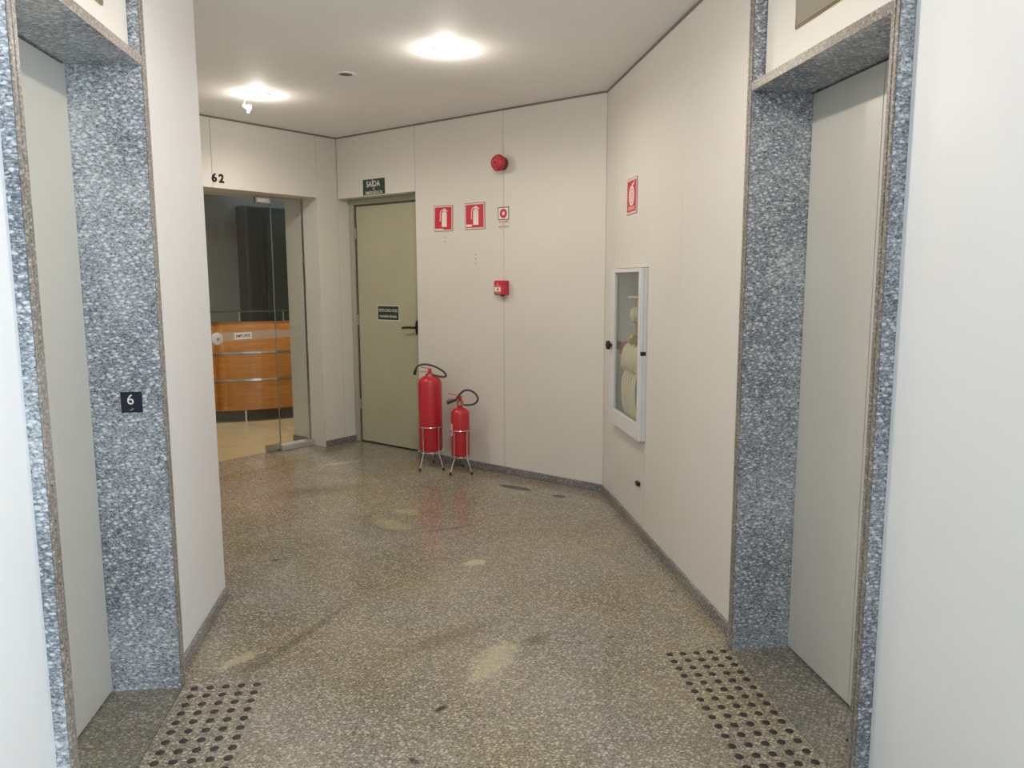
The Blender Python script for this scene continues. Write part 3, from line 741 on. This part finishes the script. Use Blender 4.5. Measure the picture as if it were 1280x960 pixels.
bx('shelf', -hw + .005, hw - .005, .318, .326, -.18, -.045, M_CAB, t)
bx('label', -hw + .0045, -hw + .0055, .425, .505, -.110, -.020, mat('pale_red_label', (0.62, 0.16, 0.12), 0.5), t)
cabM = on_right((CABY0 + CABY1) / 2, CABZ0)
# hydrant valve in the upper half
v = thing('hydrant_valve', 'pale brass hydrant valve inside the glass hose cabinet', 'valve', cabM @ Matrix.Translation((-.05, .682, -.138)))
VB = mat('pale_painted_valve', (0.62, 0.56, 0.42), 0.45)
bm = bmesh.new(); lathe(bm, [(.020, -.047), (.020, .002)], 16); obj('supply_pipe', bm, VB, v, True)
bm = bmesh.new(); lathe(bm, [(.034, 0), (.034, .012), (.026, .014), (.026, .06), (.042, .07), (.047, .095), (.040, .118), (.028, .124), (.0, .124)], 20); obj('body', bm, VB, v, True)
bm = bmesh.new(); lathe(bm, [(.024, .03), (.024, .085), (.030, .088), (.030, .112), (.0, .112)], 18, Matrix.Translation((0, 0, .085)) @ Matrix.Rotation(math.pi / 2 + .25, 4, 'X')); obj('outlet', bm, M_BRASS, v, True)
bm = bmesh.new(); lathe(bm, [(.012, .03), (.012, .105)], 12, Matrix.Translation((0, 0, .085)) @ Matrix.Rotation(-math.pi / 2, 4, 'X')); obj('spindle', bm, M_BRASS, v, True)
bm = bmesh.new(); Mw = Matrix.Translation((0, .105, .085)) @ Matrix.Rotation(-math.pi / 2, 4, 'X')
tube(bm, [Mw @ Vector(p) for p in circle_pts(.05, 0, 24)], .008, 8, True)
for a in range(4): tube(bm, [Mw @ Vector((0, 0, 0)), Mw @ Vector((.05 * math.cos(a * math.pi / 2), .05 * math.sin(a * math.pi / 2), 0))], .006, 6)
obj('hand_wheel', bm, VB, v, True)
# folded hose on the shelf and its loops below
ho = thing('fire_hose', 'cream canvas fire hose folded on and below the cabinet shelf', 'hose', cabM @ Matrix.Translation((-.02, .327, -.052)))
bm = bmesh.new()
for k in range(7):
    x = -.16 + k * .052
    tube(bm, smooth_path([(x, .012, -.05), (x + .004, .012, .02), (x + .006, .06 + .01 * (k % 3), .048), (x + .008, .155 + .012 * (k % 2), .03), (x + .01, .165, -.01), (x + .01, .10, -.045), (x + .006, .05, -.05)], 4), .009, 8, flat=.020)
obj('folded_layers', bm, M_HOSE, ho, True)
bm = bmesh.new()
for k in range(6):
    x = -.15 + k * .05
    tube(bm, smooth_path([(x, .012, .030), (x + .01, -.05, .052), (x + .035, -.18, .052), (x + .06, -.265, .030), (x + .085, -.285, -.01), (x + .08, -.25, -.04), (x + .06, -.15, -.06)], 4), .008, 8, flat=.017)
obj('hanging_loops', bm, M_HOSE, ho, True)
bm = bmesh.new(); lathe(bm, [(.030, 0), (.034, .01), (.034, .05), (.026, .055), (.024, .12), (.012, .20), (.014, .21), (0, .21)], 18, Matrix.Translation((-.11, .205, .0)) @ Matrix.Rotation(math.radians(80), 4, 'Y')); obj('nozzle', bm, M_BRASS, ho, True)
bm = bmesh.new()
tube(bm, smooth_path([(.05, .185, .0), (.09, .18, .02), (.13, .14, .03), (.15, .10, .02)], 5), .012, 8, flat=.026); obj('lead_length', bm, M_HOSE, ho, True)

# ================================================================== EXTINGUISHERS
def yaw_to_camera(x, y):
    return Matrix.Translation((x, y, 0)) @ Matrix.Rotation(math.atan2(y, x) - math.pi / 2, 4, 'Z')   # local -y looks at the camera
def stand(x, y, r, ring_z, tray_z, flare, label):
    t = thing('extinguisher_stand', label, 'stand', yaw_to_camera(x, y), 'chrome wire extinguisher stands')
    for nm, z in (('ring', ring_z), ('tray', tray_z)):
        bm = bmesh.new(); tube(bm, circle_pts(r, z, 32), .0035, 8, True)
        if nm == 'tray':
            for a in (0, math.pi / 3, 2 * math.pi / 3): tube(bm, [(r * math.cos(a), r * math.sin(a), z), (-r * math.cos(a), -r * math.sin(a), z)], .003, 6)
        obj(nm, bm, M_CHROME, t, True)
    for a, fl in ((-2.15, flare), (-.95, flare), (math.pi / 2 - .15, min(flare, .125))):
        c, s = math.cos(a), math.sin(a); rr = r + .007
        bm = bmesh.new(); tube(bm, smooth_path([(rr * c, rr * s, ring_z + .006), (rr * c, rr * s, (ring_z + tray_z) / 2), (rr * c, rr * s, tray_z - .004), ((rr + (fl - rr) * .3) * c, (rr + (fl - rr) * .3) * s, tray_z * .72), (fl * c, fl * s, .012)], 4), .0042, 8)
        lg = obj('leg', bm, M_CHROME, t, True)
        bm = bmesh.new(); lathe(bm, [(0, 0), (.008, 0), (.009, .012), (.007, .022), (0, .022)], 10, Matrix.Translation((fl * c, fl * s, 0))); obj('rubber_foot', bm, M_BLACK, lg, True)
    return t
BX, BY, SX, SY = .100, 5.935, .320, 5.765
stand(BX, BY, .0985, .325, .128, .158, 'chrome wire stand holding the tall extinguisher by the fire door')
stand(SX, SY, .078, .322, .118, .142, 'chrome wire stand holding the short extinguisher')

def extinguisher(x, y, r, z0, zs, zn, hose, lever, nozzle, label, tag_on):
    t = thing('fire_extinguisher', label, 'extinguisher', yaw_to_camera(x, y) @ Matrix.Translation((0, 0, z0)), 'red fire extinguishers')
    h = zs - z0; n = zn - z0
    bm = bmesh.new()
    prof = [(0, .004), (r * .80, .0), (r * .95, .006), (r, .018), (r, h * .5), (r, h - r * .35), (r * .96, h - r * .16), (r * .82, h + r * .06), (r * .55, h + r * .24), (r * .30, h + r * .32), (r * .28, n - .03)]
    lathe(bm, prof, 36); obj('cylinder', bm, M_RED, t, True)
    bm = bmesh.new(); lathe(bm, [(r * .30, n - .035), (r * .36, n - .03), (r * .36, n - .006), (r * .24, n), (.012, n + .004), (.012, n + .03), (0, n + .032)], 16); obj('valve', bm, M_RED, t, True)
    for up in (0, 1):
        bm = bmesh.new()
        z = n + .008 + up * .024
        pts = [(-lever, -.008), (.022, -.010), (.022, .010), (-lever, .008)]
        prism(bm, pts, 0, .004); obj('lever' if up else 'carry_handle', bm, M_RED, t, bevel=.0012, M=Matrix.Translation((0, 0, z)) @ Matrix.Rotation(.22 if up else .02, 4, 'Y'))
    bm = bmesh.new(); lathe(bm, [(0, 0), (.014, 0), (.016, .004), (.016, .010), (0, .012)], 16, Matrix.Translation((.0, -r * .36, n - .018)) @ Matrix.Rotation(math.pi / 2, 4, 'X')); obj('gauge', bm, mat('dull_gauge_face', (0.30, 0.27, 0.24), 0.5), t, True)
    bm = bmesh.new(); tube(bm, [(p[0], p[1], p[2] - z0) for p in smooth_path(hose, 6)], .0078, 10); ho = obj('hose', bm, M_RUBBER, t, True)
    a, b = Vector(nozzle[0]), Vector(nozzle[1]); d = b - a
    M = Matrix.Translation((a.x, a.y, a.z - z0)) @ d.to_track_quat('Z', 'Y').to_matrix().to_4x4()
    bm = bmesh.new(); L = d.length; lathe(bm, [(0, 0), (.009, 0), (.010, L * .3), (.013, L * .9), (.013, L), (0, L)], 14, M); obj('nozzle', bm, M_BLACK, ho, True)
    if not tag_on: return t
    # curved paper label
    bm = bmesh.new(); N = 10
    a0, a1 = -3.0, -2.55
    vs = [[bm.verts.new(((r + .0008) * math.cos(a0 + (a1 - a0) * k / N), (r + .0008) * math.sin(a0 + (a1 - a0) * k / N), z)) for k in range(N + 1)] for z in (h * .45, h * .72)]
    for k in range(N): bm.faces.new((vs[0][k], vs[0][k + 1], vs[1][k + 1], vs[1][k]))
    obj('paper_label', bm, M_WHITE, t, True)
    return t
extinguisher(BX, BY, .091, .1335, .690, .735,
             [(.028, -.01, .722), (.07, -.02, .712), (.112, -.02, .708), (.124, -.02, .722), (.10, -.02, .752), (.05, -.02, .783), (-.01, -.02, .803), (-.06, -.02, .805), (-.095, -.02, .788), (-.104, -.02, .770)],
             .075, ((-.103, -.02, .774), (-.116, -.02, .728)), 'taller red extinguisher beside the fire door', False)
extinguisher(SX, SY, .070, .1235, .470, .545,
             [(.026, -.01, .512), (.07, -.015, .512), (.112, -.015, .522), (.134, -.015, .552), (.122, -.015, .59), (.085, -.015, .618), (.045, -.015, .625), (.012, -.015, .607), (-.016, -.015, .575), (-.03, -.015, .548)],
             .088, ((-.03, -.015, .552), (-.098, -.02, .530)), 'shorter red extinguisher right of the taller one', True)

# ================================================================== CEILING LAMPS
def downlight(x, y, label, lit, key=None, r=.055, z=ZC):
    t = thing('recessed_downlight', label, 'ceiling lamp', Matrix.Translation((x, y, z)) @ Matrix.Rotation(math.pi, 4, 'X'), 'recessed ceiling lamps')
    bm = bmesh.new(); lathe(bm, [(r * .70, .0), (r * .70, .003), (r * .78, .006), (r * 1.06, .005), (r * 1.12, .0)], 32); obj('trim_ring', bm, M_WHITEP, t, True)
    bm = bmesh.new()
    if lit:
        lathe(bm, [(r * .70, .001), (r * .69, .010), (r * .60, .024), (r * .36, .034), (0, .037)], 28); obj('glass_dome', bm, M_BULB, t, True)
        for kind, w, dz in (('SPOT', LAMP_POWER[key][0], .045), ('POINT', LAMP_POWER[key][1], .060)):
            l = bpy.data.lights.new('lamp_light', kind); l.energy = w; l.color = WARM; l.shadow_soft_size = .03
            if kind == 'SPOT': l.spot_size = math.radians(174); l.spot_blend = .5
            o = bpy.data.objects.new('lamp_light', l); C.objects.link(o); o.parent = t; o.matrix_local = Matrix.Translation((0, 0, dz)) @ Matrix.Rotation(math.pi, 4, 'X')
    else:
        lathe(bm, [(r * .70, .0025), (r * .4, .0012), (0, .001)], 28); obj('lens', bm, M_LENS, t, True)
    return t
downlight(.187, 4.268, 'lit ceiling lamp in the middle of the ceiling', True, 'lobby', .062)
downlight(-.985, 5.40, 'lit ceiling lamp before the glass door', True, 'lobby', .078)
downlight(-.377, 4.822, 'unlit dark ceiling downlight between the two lit lamps', False)
downlight(.175, 2.33, 'lit ceiling lamp between the two lifts, above the frame', True, 'hall')
downlight(-1.35, 7.55, 'lit ceiling lamp over the reception desk in the office', True, 'office')
t = thing('hanging_bulb', 'small white bulb dangling from a wire beside the left lamp', 'bulb', Matrix.Translation((-1.085, 5.47, ZC)))
bm = bmesh.new(); tube(bm, smooth_path([(0, 0, 0), (.002, 0, -.02), (-.002, .003, -.042), (.004, .003, -.060)], 4), .0028, 6); obj('wire', bm, M_WHITEP, t, True)
bm = bmesh.new(); lathe(bm, [(0, 0), (.012, 0), (.014, .012), (.026, .034), (.030, .046), (.026, .050), (0, .051)], 20, Matrix.Translation((-.014, .003, -.058)) @ Matrix.Rotation(math.radians(118), 4, 'Y')); obj('reflector_bulb', bm, M_WHITEP, t, True)
